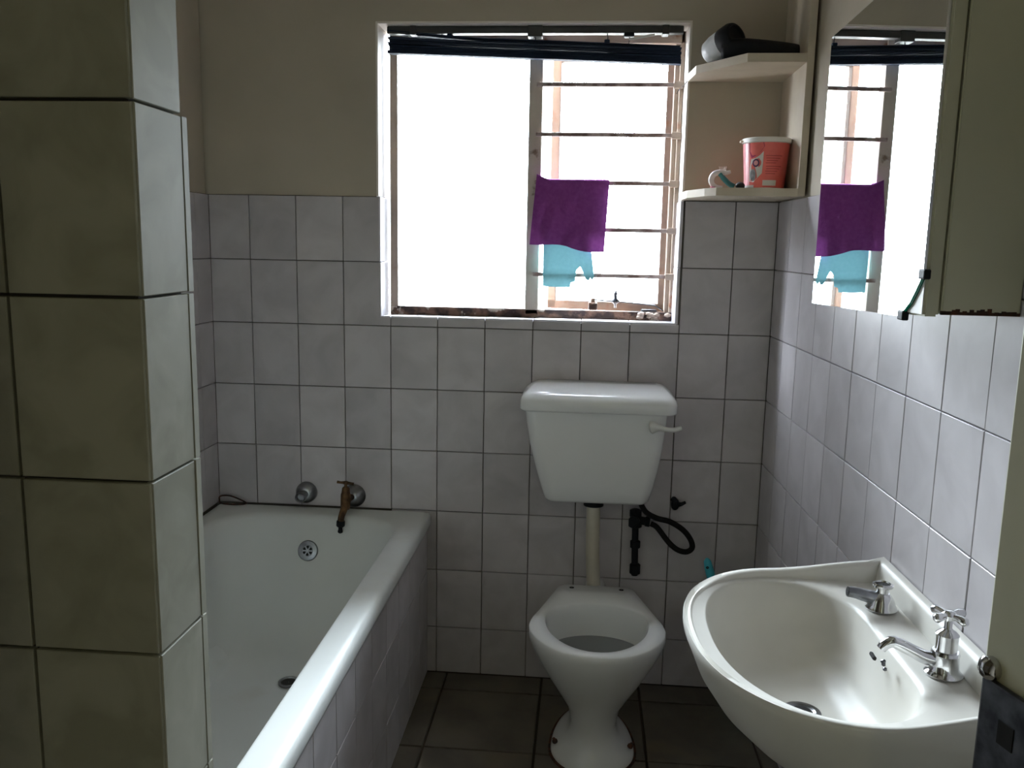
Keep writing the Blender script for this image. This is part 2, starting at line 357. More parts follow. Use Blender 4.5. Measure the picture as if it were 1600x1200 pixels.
# stub wall at the foot of the bath, tiled on its faces
NX, NY0, NY1 = 0.598, -1.80, -1.692
bm = BM(); box(bm, (XL, NY0 + T, 0), (NX - T, NY1 - .002, H))
wall_stub = struct(obj('wall_stub', bm, 'grout'), 'narrow tiled stub wall closing the foot of the bath alcove')
NR = [2.36, 2.16, 1.96, 1.76, 1.56, 1.36, 1.16, .96, .76, .56, .36, .16, 0]
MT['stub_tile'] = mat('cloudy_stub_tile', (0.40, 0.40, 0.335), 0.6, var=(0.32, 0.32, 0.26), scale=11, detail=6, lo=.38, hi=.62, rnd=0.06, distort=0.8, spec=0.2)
for z1, z0 in zip(NR, NR[1:]):
    Fn = frame_from((0, NY0 + T, 0), (1, 0, 0), (0, -1, 0))
    for a, b in zip([XL, 0, .15, .30, .449], [0, .15, .30, .449, NX]): put_tile(wall_stub, a, b, z0, z1, Fn, 'stub_tile', gap=.004)
    Fq = frame_from((NX - T, 0, 0), (0, 1, 0), (1, 0, 0))
    put_tile(wall_stub, NY0 + .002, NY1 - .002, z0, z1, Fq, 'stub_tile', gap=.003)
    if 0.5 < z1 < 1.6:
        Fb = frame_from((0, NY1 - .002, 0), (-1, 0, 0), (0, 1, 0))
        for a, b in zip([-.600, -.45, -.3, -.15, 0], [-.45, -.3, -.15, 0, .13]): put_tile(wall_stub, a, b, max(z0, .565), z1, Fb, 'stub_tile', .013)

# front wall with the doorway the photo was taken from, and the passage beyond
DX0, DX1, DH = 0.80, 1.655, 2.06
bm = BM()
box(bm, (XL - .2, YF - .1, 0), (DX0, YF, H)); box(bm, (DX1, YF - .1, 0), (1.95, YF, H)); box(bm, (DX0, YF - .1, DH), (DX1, YF, H))
struct(obj('wall_front', bm, 'paint'), 'beige wall with the doorway facing the window')
bm = BM(); box(bm, (-1.6, YF - .1, 0), (-1.5, -4.6, H)); box(bm, (2.9, YF - .1, 0), (3.0, -4.6, H)); box(bm, (-1.6, -4.7, 0), (3.0, -4.6, H))
box(bm, (-1.6, YF - .1, 0), (XL - .2, YF, H)); box(bm, (1.95, YF - .1, 0), (3.0, YF, H))
struct(obj('wall_passage', bm, 'paint'), 'beige passage walls beyond the doorway')
bm = BM(); box(bm, (-1.6, -4.7, H), (3.0, 0.156, H + .1)); struct(obj('ceiling', bm, 'ceil'), 'plain pale ceiling')
bm = BM(); box(bm, (-1.6, -4.7, -.1), (3.0, 0.156, -T))
floor = struct(obj('floor', bm, 'floor_grout'), 'brown ceramic tiled floor with dark joints')
fx = [XL, .003, .320, .638, .956, 1.272, 1.59, 1.72]; fy = [0, .11, .435, .76, 1.085, 1.41, 1.735, 2.06, 2.385, 2.71, 2.88]
FF = frame_from((0, 0, -T), (1, 0, 0), (0, 0, 1), (0, 1, 0))
for a, b in zip(fx, fx[1:]):
    for c, e in zip(fy, fy[1:]):
        if b < .5 and c < 1.7: continue
        put_tile(floor, a, b, -e, -c, FF, 'floor_tile', T, 0.008)

# ================================================================== WINDOW
win = struct(thing('window_1', 'steel framed window with a fixed pane and an open casement', 'window', (0.87, 0.12, WZ0)))
def wpart(name, a, b, m, bev=.002, parent=win):
    bm = BM(); box(bm, a, b, bev); return obj(name, bm, m, parent)
Y0, Y1 = 0.112, 0.145
wpart('side_frame', (0.424, Y0, 1.205), (0.449, Y1, 2.07), 'frame'); wpart('side_frame', (1.326, Y0, 1.205), (1.339, Y1, 2.07), 'frame')
wpart('side_frame', (1.312, Y0 + .010, 1.205), (1.327, Y1 + .01, 2.07), 'frame')
wpart('top_frame', (0.424, Y0, 2.035), (1.338, Y1, 2.07), 'frame')
wpart('bottom_frame', (0.424, Y0 - .004, 1.186), (1.338, Y1, 1.216), 'frame_rust')
wpart('mullion', (0.866, Y0 - .004, 1.20), (0.908, Y1, 2.07), 'mullion')
wpart('pane', (0.446, 0.130, 1.212), (0.868, 0.134, 2.04), 'glass', 0)
for z in (1.911, 1.762, 1.616, 1.472, 1.329):
    wpart('burglar_bar', (0.890, 0.094, z - .0062), (1.338, 0.106, z + .0062), 'bar', .002)
    wpart('bar_lug', (1.308, 0.092, z - .010), (1.338, 0.113, z + .010), 'frame', .002)
# lumpy corroded paint at the sill corner
bm = BM()
for i in range(9):
    c = Vector((random.uniform(1.235, 1.325), 0.106, random.uniform(1.196, 1.214)))
    bmesh.ops.create_icosphere(bm, subdivisions=1, radius=random.uniform(.006, .011), matrix=Matrix.Translation(c) @ Matrix.Diagonal((1.3, .8, .8, 1)))
obj('paint_flakes', bm, 'frame', win, True)
# casement, hinged on the right, swung outward
cas = bpy.data.objects.new('casement', None); COL.objects.link(cas); cas.parent = win
HX, HY = 1.318, 0.150
cas.matrix_parent_inverse = Matrix.Identity(4)
cas.location = Vector((HX, HY, 1.2)) - Vector((0.87, 0.12, WZ0)); cas.rotation_euler = (0, 0, -math.radians(12.5))
def cpart(name, a, b, m, bev=.002):
    bm = BM(); box(bm, a, b, bev); o = obj(name, bm, m); o.parent = cas; return o
W_ = 0.395
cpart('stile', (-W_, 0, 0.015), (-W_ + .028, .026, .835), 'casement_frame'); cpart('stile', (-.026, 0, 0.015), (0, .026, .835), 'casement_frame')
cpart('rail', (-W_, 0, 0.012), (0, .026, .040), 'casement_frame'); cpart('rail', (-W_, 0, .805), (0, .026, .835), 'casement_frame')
cpart('pane', (-W_ + .024, .014, .036), (-.022, .018, .81), 'glass', 0)
# casement stay with its peg
st = bpy.data.objects.new('casement_stay', None); COL.objects.link(st); st.parent = win
st.location = Vector((1.10, 0.155, 1.235)) - Vector((0.87, 0.12, WZ0))
bm = BM(); tube(bm, [(-0.01, .02, 0.012), (0.10, .01, 0.006), (.185, -.01, 0.0), (.215, -.02, -.018)], .0022, 8); o = obj('stay_arm', bm, 'gunmetal'); o.parent = st
bm = BM(); lathe(bm, [(.004, -.012), (.004, 0), (.013, .006), (.014, .012), (.006, .018), (.005, .03), (.007, .034), (.001, .046)], (.058, .012, 0), n=16); o = obj('peg', bm, 'gunmetal', None, True); o.parent = st
bm = BM(); box(bm, (-.03, -.005, -.02), (0, .022, .005), .004); box(bm, (-.022, 0, .0), (-.008, .015, .018), .003); o = obj('stay_bracket', bm, 'frame_rust'); o.parent = st
bm = BM(); box(bm, (.14, -.03, -.035), (.19, -.005, -.012), .004); o = obj('stay_bracket', bm, 'gunmetal'); o.parent = st
# the house's outer wall round the opening, and the yard
bm = BM()
box(bm, (-6, 0.150, -.3), (WX0 - .004, 0.1575, 3.3)); box(bm, (WX1 + .004, 0.150, -.3), (8, 0.1575, 3.3)); box(bm, (WX0 - .004, 0.150, -.3), (WX1 + .004, 0.1575, WZ0 - .004)); box(bm, (WX0 - .004, 0.150, WZ1), (WX1 + .004, 0.1575, 3.3))
struct(obj('wall_outside', bm, 'brick_face'), 'brown outer face of the house wall')
bm = BM(); box(bm, (-6, 0.158, -0.3), (8, 10, -0.2)); struct(obj('ground_outside', bm, 'earth'), 'pale bare yard outside the window')

# ================================================================== BLIND
bl = thing('venetian_blind', 'navy venetian blind drawn up under the charcoal headrail of the window', 'blind', (0.88, 0.05, 2.069))
bm = BM(); box(bm, (0.434, 0.035, 2.047), (1.325, 0.066, 2.067), .002); obj('headrail', bm, 'rail', bl)
for x in (0.515, 0.885, 1.272):
    bm = BM(); box(bm, (x - .010 - (.012 if x == .885 else 0), 0.031, 2.043 - (.006 if x == .885 else 0)), (x + .010 + (.012 if x == .885 else 0), 0.070, 2.069), .002); obj('bracket', bm, 'rail', bl)
NS = 12
def blind_z(x, k):   # the bundle sags to the right; at its left end the slats fan apart
    t = (x - .436) / .884
    base = 2.000 - 0.031 * t
    fan = 1.0 + 0.12 * max(0, .25 - t) * 4
    return base + k * 0.0038 * fan
for k in range(NS):
    bm = BM(); rings = []; off = random.uniform(-.003, .003); tw = random.uniform(-.06, .06); bow = random.uniform(-.002, .002)
    for i in range(13):
        x = .437 + .882 * i / 12 + (off if i in (0, 12) else 0); z = blind_z(x, k) + bow * math.sin(PI * i / 12)
        if k >= NS - 2: z += .010 * max(0, 1 - i / 4)
        prof = [(-.0125, 0), (-.006, .0018), (0, .0025), (.006, .0018), (.0125, 0)]
        top = [(x, .050 + a + off, z + b + a * tw) for a, b in prof]; bot = [(x, .050 + a + off, z + b - .0034 + a * tw) for a, b in prof[::-1]]
        rings.append(top + bot)
    loft(bm, rings); obj('slat', bm, 'navy', bl)
bm = BM(); rings = []
for i in range(9):
    x = .435 + .886 * i / 8; z = blind_z(x, 0) - .009
    rings.append([(x, .037, z), (x, .063, z), (x, .063, z + .008), (x, .037, z + .008)])
loft(bm, rings); obj('bottom_rail', bm, 'navy', bl)
for x in (0.600, 0.628, 1.100, 1.165, 0.885):
    zz = blind_z(x, NS)
    bm = BM(); tube(bm, [(x, .046, 2.05), (x + .002, .045, (zz + 2.05) / 2), (x, .046, zz - .004)], .0016, 6); obj('cord', bm, 'cord', bl)
for x in (0.626, 1.10):
    bm = BM(); box(bm, (x - .008, .037, blind_z(x, NS) - .004), (x + .008, .062, blind_z(x, NS) + .008), .003); obj('cord_guide', bm, 'navy', bl)
bm = BM(); tube(bm, [(1.165, .040, 2.03), (1.225, .037, 2.040), (1.24, .036, 2.042)], .0035, 8); obj('tilt_wand', bm, 'plastic_white', bl)
bm = BM(); box(bm, (1.15, .034, 2.037), (1.18, .06, 2.05), .003); obj('wand_clip', bm, 'black', bl)

# ================================================================== CLOTHS ON THE BARS
def sheet(bm, fn, nu, nv):
    g = [[bm.verts.new(fn(i / nu, j / nv)) for j in range(nv + 1)] for i in range(nu + 1)]
    for i in range(nu):
        for j in range(nv): bm.faces.new((g[i][j], g[i + 1][j], g[i + 1][j + 1], g[i][j + 1]))
def solid(o, t):
    s = o.modifiers.new('thickness', 'SOLIDIFY'); s.thickness = t; s.offset = 0; return o
BAR = 1.616
def towel(u, v):
    # v: 0 bottom of the room-side flap, ~.62 over the bar, 1 bottom of the window-side flap
    vt = 0.60
    xl, xrr = 0.905, 1.124
    n_ = noise.noise(Vector((u * 4.5, v * 2.6, 1.7))) * .010 + noise.noise(Vector((u * 11, v * 6, 4.1))) * .003
    if v <= vt:
        t = v / vt; zb = 1.4225 - 0.020 * u + .012 * math.sin(u * 5.2) * (1 - abs(2 * u - 1)) 
        xa = 0.879 + (0.897 - 0.879) * t; xb = 1.1135 + (1.1235 - 1.1135) * t
        top = BAR + .007 + .017 * max(0, 1 - u * 6)
        z = zb + (top - zb) * t; x = xa + (xb - xa) * u
        y = .0795 + .003 * t - abs(n_) * (1 - t * .8)
        if u < .12: y -= .006 * (1 - t)
        return (x, y, z)
    t = (v - vt) / (1 - vt)
    a = min(1, t / .08)
    x = 0.897 + (1.118 - 0.897) * u
    zb = 1.46 + .012 * u
    if t < .08:
        return (x, .0825 + .031 * a, BAR + .007 + .004 * math.sin(PI * a) + .017 * max(0, 1 - u * 6) * (1 - a))
    return (x - .01 * t, .1175 + abs(n_) * .3, BAR + .006 + (zb - BAR) * (t - .08) / .92)
bm = BM(); sheet(bm, towel, 36, 60); o = obj('hand_towel', bm, 'purple', None, True)
tag(o, 'purple towel hanging over the third burglar bar beside the mullion', 'towel')
hem = [(0.0, 1.292), (.27, 1.290), (.52, 1.291), (.54, 1.305), (.62, 1.309), (.66, 1.345), (.745, 1.357), (.79, 1.338), (.83, 1.316), (.90, 1.313), (.92, 1.322), (.96, 1.314), (1.0, 1.324)]
def hemz(u):
    for (a, za), (b, zb) in zip(hem, hem[1:]):
        if u <= b: return za + (zb - za) * (u - a) / (b - a)
def rag(u, v):
    # v: 0 hem, .8 over the bar, 1 end of the short flap behind
    zt = 1.4785
    if v <= .8:
        t = v / .8; z = hemz(u) + (zt - hemz(u)) * t
        xr_ = 1.064 + (zt - z) * .12; x = .921 + .003 * (1 - t) + (xr_ - .921) * u
        return (x, .0905 - .003 * abs(noise.noise(Vector((u * 5, z * 20, 2.0)))) - .002 * (1 - t), z)
    t = (v - .8) / .2; x = .921 + .143 * u
    if t < .5: return (x, .0905 + .0225 * t / .5, zt + .002 * math.sin(PI * t / .5))
    return (x, .113, zt - (t - .5) * .07)
bm = BM(); sheet(bm, rag, 50, 40)
o = obj('cleaning_cloth', bm, 'turq', None, True); tag(o, 'torn turquoise cloth hanging on the fourth burglar bar under the purple towel', 'cloth')

# ================================================================== BATH
BX0, BX1, BY0, BY1, BZ = XL + .002, 0.583, -.002, -1.676, 0.56
bath = thing('bathtub', 'white enamel bathtub built in beside the left wall', 'bathtub', ((BX0 + BX1) / 2, (BY0 + BY1) / 2, 0))
cx, cy = (BX0 + BX1) / 2, (BY0 + BY1) / 2; hx, hy = (BX1 - BX0) / 2, (BY0 - BY1) / 2
def ring(x0, x1, y0, y1, r, z): return rrect((x0 + x1) / 2, (y0 + y1) / 2, (x1 - x0) / 2, (y0 - y1) / 2, r, z, 10)
rings = [ring(.10, .35, -.30, -1.40, .10, .115), ring(-.02, .46, -.14, -1.55, .10, .22), ring(-.10, .505, -.05, -1.63, .05, .45), ring(-.112, .530, -.03, -1.65, .04, .505), ring(BX0 + .012, BX1 - .012, BY0 - .014, BY1 + .014, .02, .516),
         ring(BX0 + .004, BX1 - .001, BY0 - .004, BY1 + .004, .012, .518), ring(BX0, BX1, BY0, BY1, .014, .524), ring(BX0, BX1, BY0, BY1, .014, .545),
         ring(BX0 + .003, BX1 - .004, BY0 - .003, BY1 + .003, .014, .554), ring(BX0 + .010, BX1 - .012, BY0 - .01, BY1 + .01, .016, .5585), ring(BX0 + .02, BX1 - .026, BY0 - .02, BY1 + .02, .02, .5595),
         ring(-.085, .512, -.072, -1.61, .15, .5560), ring(-.079, .505, -.080, -1.60, .15, .5515), ring(-.073, .499, -.088, -1.59, .15, .542),
         ring(-.066, .492, -.098, -1.57, .15, .50), ring(-.052, .478, -.125, -1.52, .15, .40), ring(-.036, .462, -.158, -1.46, .15, .29), ring(-.016, .442, -.195, -1.40, .15, .215),
         ring(.012, .415, -.245, -1.34, .15, .178), ring(.06, .37, -.32, -1.26, .13, .163), ring(.13, .30, -.45, -1.1, .08, .158)]
bm = BM(); loft(bm, rings); obj('tub', bm, 'enamel', bath, True)
# overflow grille on the sloping end and the waste in the floor
def disc_frame(c, nrm):
    nrm = Vector(nrm).normalized(); u = Vector((1, 0, 0)); u = (u - nrm * u.dot(nrm)).normalized(); v = nrm.cross(u); m = Matrix((u, v, nrm)).transposed().to_4x4(); m.translation = Vector(c); return m
ov = disc_frame((0.205, -.1115, .446), (0, -1, .28))
bm = BM(); lathe(bm, [(.033, -.004), (.033, .002), (.030, .006), (.018, .0075), (.0165, .006), (.001, .006)], n=40, cap=False); bmesh.ops.transform(bm, matrix=ov, verts=bm.verts[:]); ovo = obj('overflow_plate', bm, 'dull_chrome', bath, True, 40)
for k in range(6):
    a = PI * k / 3 + PI / 6
    bm = BM(); bm.faces.new([bm.verts.new((math.cos(a + e) * r, math.sin(a + e) * r, .0066)) for r, e in ((.005, 0), (.012, -.36), (.0155, -.30), (.0163, 0), (.0155, .30), (.012, .36))])
    bmesh.ops.transform(bm, matrix=ov, verts=bm.verts[:]); obj('overflow_hole', bm, 'dark_hole', ovo)
bm = BM(); lathe(bm, [(.0285, .160), (.030, .1665), (.024, .1672), (.021, .163), (.019, .158)], (0.243, -.42, 0), n=32, cap=False); wo = obj('waste_ring', bm, 'dull_chrome', bath, True, 40)
bm = BM(); lathe(bm, [(.001, .1640), (.0225, .1640)], (0.243, -.42, 0), n=24, cap=False); obj('plug_hole', bm, 'dark_hole', wo)
# tiled side panel
pan = thing('tiled_apron', 'tiled side panel closing the long side of the bathtub', 'panel', (.56, -.84, 0))
bm = BM(); box(bm, (.535, -.012, 0), (.572 - T, -1.679, .502)); obj('panel_core', bm, 'grout', pan)
FP = frame_from((.572 - T, 0, 0), (0, 1, 0), (1, 0, 0))
for k in range(12):
    a, b = -.15 * (k + 1), -.15 * k
    if k == 0: b = -.012
    if k == 11: a = -1.679
    for z0, z1 in ((.004, .16), (.16, .36), (.36, .5145)):
        t_ = put_tile(pan, a, b, z0, z1, FP); t_.matrix_parent_inverse = Matrix.Translation((-.56, .84, 0))
# taps over the bath
tp = thing('bath_tap', 'corroded brass bib tap with chrome wall flange above the bath', 'tap', (.325, 0, .601))
bm = BM(); lathe(bm, [(.038, 0), (.038, .003), (.028, .016), (.018, .025), (.012, .027)], (.327, 0, .601), (0, -1, 0), 32); obj('flange', bm, 'dull_chrome', tp, True, 35)
bm = BM(); lathe(bm, [(.010, .02), (.010, .052), (.012, .056), (.012, .066)], (.327, 0, .601), (-.10, -1, .06), 20)
lathe(bm, [(.013, -.028), (.0155, -.02), (.0155, .02), (.0135, .026), (.012, .040), (.009, .044)], (.319, -.076, .606), (0.03, 0.02, 1), 20)
tube(bm, smooth_path([(.320, -.080, .592), (.317, -.094, .578), (.313, -.104, .562), (.311, -.106, .548)], 5), [.0125, .0122, .012, .0118, .0116, .0113, .011, .0108, .0106, .0104, .0103, .0102, .0102, .0102, .0102, .0102][:16], 16)
obj('tap_body', bm, 'brass', tp, True, 45)
bm = BM(); lathe(bm, [(.005, .0), (.005, .012), (.008, .014), (.008, .02)], (.320, -.0755, .648), (0, 0, 1), 12); tube(bm, [(.293, -.080, .667), (.306, -.078, .665), (.320, -.0755, .664), (.336, -.073, .662), (.345, -.072, .660)], [.0045, .004, .006, .004, .0045], 10); obj('handle', bm, 'brass', tp, True, 45)
bm = BM(); lathe(bm, [(.0125, 0), (.0135, .004), (.0135, .016), (.0095, .02), (.0065, .022), (.0065, .03), (.0078, .032), (.0078, .038), (.004, .041)], (.311, -.106, .548), (-.06, 0, -1), 18); obj('hose_nozzle', bm, 'black', tp, True, 40)
ts = thing('tap_stub', 'chrome tap stub with an open end beside the brass bath tap', 'tap', (.166, 0, .602))
bm = BM(); lathe(bm, [(.035, 0), (.035, .005), (.033, .016), (.026, .026), (.016, .031)], (.168, 0, .606), (0, -1, 0), 32); obj('flange', bm, 'dull_chrome', ts, True, 35)
bm = BM(); lathe(bm, [(.014, .02), (.014, .050), (.0170, .052), (.0170, .070), (.0145, .072), (.0125, .070), (.0125, .056), (.001, .055)], (.168, 0, .606), (0, -1, 0), 28, cap=False); obj('pipe_end', bm, 'dull_chrome', ts, True, 35)
# rusty wire loop lying on the bath corner
bm = BM(); tube(bm, smooth_path([(-.124, -.016, .5635), (-.122, -.014, .582), (-.09, -.016, .586), (-.055, -.02, .577), (-.03, -.024, .5655), (-.06, -.032, .5625), (-.10, -.030, .5622), (-.122, -.02, .5625)], 6), .0026, 8)
tag(obj('wire_loop', bm, 'rust', None, True), 'rusty bent wire loop standing on the bath rim in the corner', 'wire')

# ================================================================== TOILET
cis = thing('toilet_cistern', 'white wall hung toilet cistern under the window', 'cistern', (1.105, -.10, .66))
def rr(x0, x1, y0, y1, r, z): return rrect((x0 + x1) / 2, (y0 + y1) / 2, (x1 - x0) / 2, (y0 - y1) / 2, r, z, 8)
rings = []
for z, x0, x1, yf, r in ((.652, .968, 1.252, -.135, .03), (.655, .960, 1.262, -.150, .03), (.664, .954, 1.270, -.158, .032), (.70, .943, 1.280, -.166, .034), (.76, .926, 1.292, -.174, .034), (.83, .909, 1.302, -.182, .034), (.90, .897, 1.309, -.188, .034), (.950, .891, 1.313, -.190, .034)):
    rings.append(rr(x0, x1, -.003, yf, r, z))
bm = BM(); loft(bm, rings); obj('tank', bm, 'porcelain', cis, True, 60)
rings = [rr(.895, 1.320, -.006, -.192, .03, .940), rr(.882, 1.334, -.004, -.205, .032, .941), rr(.878, 1.338, -.003, -.209, .034, .946), rr(.879, 1.337, -.003, -.2085, .034, .970), rr(.882, 1.334, -.003, -.205, .034, .980),
         rr(.890, 1.326, -.003, -.195, .034, .990), rr(.899, 1.317, -.003, -.178, .034, .997), rr(.907, 1.309, -.003, -.150, .034, 1.0025), rr(.915, 1.302, -.003, -.11, .034, 1.006), rr(.93, 1.287, -.006, -.07, .02, 1.0075)]
bm = BM(); loft(bm, rings); obj('lid', bm, 'porcelain', cis, True, 70)
bm = BM()
lv = smooth_path([(1.258, -.198, .904), (1.268, -.201, .906), (1.285, -.205, .906), (1.305, -.207, .902), (1.325, -.207, .901), (1.340, -.206, .905), (1.350, -.205, .908)], 4)
rad = []
for i in range(len(lv)):
    t = i / (len(lv) - 1); rad.append(.004 + .0125 * math.exp(-((t - .13) / .16) ** 2) + .003 * (t > .03))
rad[-1] = .003
tube(bm, lv, rad, 14); lathe(bm, [(.013, 0), (.012, .010)], (1.272, -.186, .905), (0, -1, 0), 20); o = obj('flush_lever', bm, 'plastic_white', cis, True, 50)
# pan
px, pz = 1.120, .40
def egg(s, z, cyy, hw, yf, yb, wb, n=48):
    """closed outline: rounded front, straight flanks tapering to a flat back"""
    return None
out = []
half = [(0.0, -.633), (.045, -.629), (.09, -.612), (.130, -.582), (.162, -.540), (.181, -.495), (.1865, -.455), (.181, -.415), (.165, -.365), (.148, -.305), (.128, -.235), (.112, -.178), (.105, -.168), (.095, -.165), (.0, -.165)]
def radial(poly, c, n):
    res = []
    P = [Vector((a, b)) for a, b in poly]
    for k in range(n):
        th = 2 * PI * k / n + PI / n; d = Vector((math.cos(th), math.sin(th))); best = None
        for i in range(len(P)):
            a = P[i] - c; b = P[(i + 1) % len(P)] - c; e = b - a; den = d.x * (-e.y) + e.x * d.y
            if abs(den) < 1e-12: continue
            t = (a.x * (-e.y) + e.x * a.y) / den; s = (d.x * a.y - d.y * a.x) / den
            if t > 0 and -1e-6 <= s <= 1 + 1e-6: best = t if best is None else max(best, t)
        res.append(best or .01)
    return res
poly = [(x, y) for x, y in half] + [(-x, y) for x, y in half[-2:0:-1]]
NA = 72; pc = Vector((0, -.40)); ro = radial(poly, pc, NA)
def ell(hw, hf, hb, dy=0.0):
    r = []
    for k in range(NA):
        th = 2 * PI * k / NA + PI / NA; c, s = math.cos(th), math.sin(th); h = hb if s > 0 else hf
        r.append(1 / math.sqrt((c / hw) ** 2 + (s / h) ** 2))
    return r
def rg(r, z, dy=0.0): return [(px + r[k] * math.cos(2 * PI * k / NA + PI / NA), pc.y + dy + r[k] * math.sin(2 * PI * k / NA + PI / NA), z) for k in range(NA)]
def mixr(a, b, t): return [x * (1 - t) + y * t for x, y in zip(a, b)]
neck = ell(.064, .085, .20); foot = ell(.118, .125, .235)
inner = ell(.146, .203, .108); 
rings = [rg(foot, 0), rg(foot, .008), rg([x * .97 for x in foot], .016), rg(mixr(foot, neck, .36), .030), rg(mixr(foot, neck, .70), .048), rg(mixr(foot, neck, .95), .070), rg(neck, .10), rg(mixr(neck, ro, .08), .15), rg(mixr(neck, ro, .30), .20), rg(mixr(neck, ro, .53), .25), rg(mixr(neck, ro, .76), .305), rg(mixr(neck, ro, .92), .35), rg([x * .995 for x in ro], .378),
         rg(ro, .388), rg([x * .996 for x in ro], .396), rg([x * .985 for x in ro], .400),
         rg(inner, .400), rg([x * .97 for x in inner], .394), rg([x * .955 for x in inner], .375), rg([x * .93 for x in inner], .33), rg([x * .86 for x in inner], .28), rg([x * .74 for x in inner], .235), rg([x * .58 for x in inner], .20), rg([x * .4 for x in inner], .17), rg([x * .2 for x in inner], .15)]
pan_ = thing('toilet_pan', 'white porcelain toilet pan without a seat, standing on the floor', 'toilet', (px, -.40, 0))
bm = BM(); loft(bm, rings); tube(bm, [(px, -.20, .33), (px, -.10, .335), (px, -.030, .34)], [.05, .034, .034], 20); obj('bowl', bm, 'porcelain', pan_, True, 75)
bm = BM(); loft(bm, [rg([x * .90 for x in inner], .303)], True, False); obj('water', bm, 'water', pan_)
for x in (px - .073, px + .076):
    bm = BM(); lathe(bm, [(.001, 0), (.0075, 0)], (x, -.192, .4008), n=16, cap=False); obj('seat_bolt_hole', bm, 'dark_hole', pan_)
for s in (-1, 1):
    bm = BM(); lathe(bm, [(.008, 0), (.008, .005), (.005, .008), (.004, .014), (.001, .015)], (px + s * .105, -.42, .032), (s * .4, -.25, 1), 12); obj('floor_bolt', bm, 'rust', pan_, True)
bm = BM(); loft(bm, [[(px + 1.06 * (a - px), -.40 + 1.05 * (b + .40), z) for a, b, _ in rg(foot, 0)] for z in (0, .004)]); obj('floor_seal', bm, 'rust', pan_)
fp = thing('flush_pipe', 'cream plastic flush pipe between cistern and toilet pan', 'pipe', (1.110, -.075, .34))
bm = BM(); tube(bm, smooth_path([(1.106, -.075, .648), (1.107, -.075, .50), (1.112, -.075, .40), (1.117, -.068, .352), (1.12, -.050, .341)], 6), .0215, 20); obj('pipe', bm, 'pipe_cream', fp, True, 60)
bm = BM(); lathe(bm, [(.031, 0), (.031, .018), (.026, .020), (.026, .026)], (1.106, -.075, .626), n=24); obj('pipe_nut', bm, 'black', fp, True, 40)

# ---- water supply
av = thing('stop_valve', 'black stop valve and supply pipe on the tiles right of the flush pipe', 'valve', (1.240, -.035, .39))
bm = BM(); tube(bm, [(1.245, -.026, .385), (1.243, -.026, .46), (1.240, -.026, .60)], .0105, 14); lathe(bm, [(.017, 0), (.017, .028), (.012, .032)], (1.2455, -.026, .392), n=16); lathe(bm, [(.016, 0), (.016, .02)], (1.243, -.026, .478), n=16); obj('supply_pipe', bm, 'black', av, True, 45)
bm = BM(); lathe(bm, [(.012, -.005), (.021, 0), (.021, .022), (.016, .026), (.019, .034), (.019, .052), (.012, .056)], (1.240, -.028, .548), n=20); lathe(bm, [(.013, 0), (.013, .03), (.016, .032), (.016, .046)], (1.240, -.028, .570), (1, -.1, -.1), 16); lathe(bm, [(.010, 0), (.010, .02), (.017, .022), (.017, .032)], (1.240, -.03, .575), (-.2, -1, 0), 16); obj('valve_body', bm, 'black', av, True, 45)
hp = [(1.272, -.068, .606), (1.305, -.062, .588), (1.345, -.06, .578), (1.385, -.062, .555), (1.410, -.062, .525), (1.417, -.06, .497), (1.400, -.058, .482), (1.372, -.055, .487), (1.345, -.05, .508), (1.318, -.042, .540), (1.304, -.037, .554), (1.2875, -.034, .561)]
bm = BM(); tube(bm, smooth_path([(1.250, -.078, .651), (1.254, -.075, .632)] + hp, 6), .0088, 12); tag(obj('flexible_hose', bm, 'black_rubber', None, True), 'black flexible hose looping from the stop valve to the cistern', 'hose')
bm = BM(); c = Vector((1.363, -.016, .622))
bmesh.ops.create_uvsphere(bm, u_segments=16, v_segments=10, radius=.017, matrix=Matrix.Translation(c) @ Matrix.Diagonal((.8, .75, 1.15, 1)))
bmesh.ops.create_uvsphere(bm, u_segments=12, v_segments=8, radius=.010, matrix=Matrix.Translation(c + Vector((-.005, -.004, .016))))
tube(bm, [c + Vector((.006, -.004, 0)), c + Vector((.02, -.008, .004)), c + Vector((.031, -.010, .011))], [.009, .006, .0045], 10)
lathe(bm, [(.012, 0), (.012, .012)], c + Vector((0, .0155, 0)), (0, -1, 0), 16)
tag(obj('pipe_stub', bm, 'black', None, True), 'short black pipe stub sticking out of the tiles above the hose', 'pipe stub')
tb = thing('toilet_brush', 'turquoise toilet brush leaning in its holder behind the basin', 'brush', (1.553, -.10, 0))
bm = BM(); lathe(bm, [(.040, 0), (.046, .004), (.044, .06), (.038, .13), (.033, .132), (.030, .06)], (1.572, -.10, 0), n=28, cap=False); obj('holder', bm, 'turq_plastic', tb, True, 40)
bm = BM(); tube(bm, [(1.565, -.10, .08), (1.530, -.105, .22), (1.476, -.114, .41), (1.463, -.117, .455), (1.457, -.119, .478), (1.455, -.12, .487)], [.008, .009, .0135, .0135, .011, .004], 16); obj('handle', bm, 'turq_plastic', tb, True)
bm = BM(); lathe(bm, [(.001, 0), (.0045, .0005)], (1.4565, -.1320, .462), (-.1, -1, 0), 12, cap=False); obj('hanging_hole', bm, 'dark_hole', tb)
bm = BM(); lathe(bm, [(.01, .0), (.026, .01), (.028, .05), (.01, .08)], (1.569, -.10, .012), n=16); obj('brush_head', bm, 'plastic_white', tb, True)

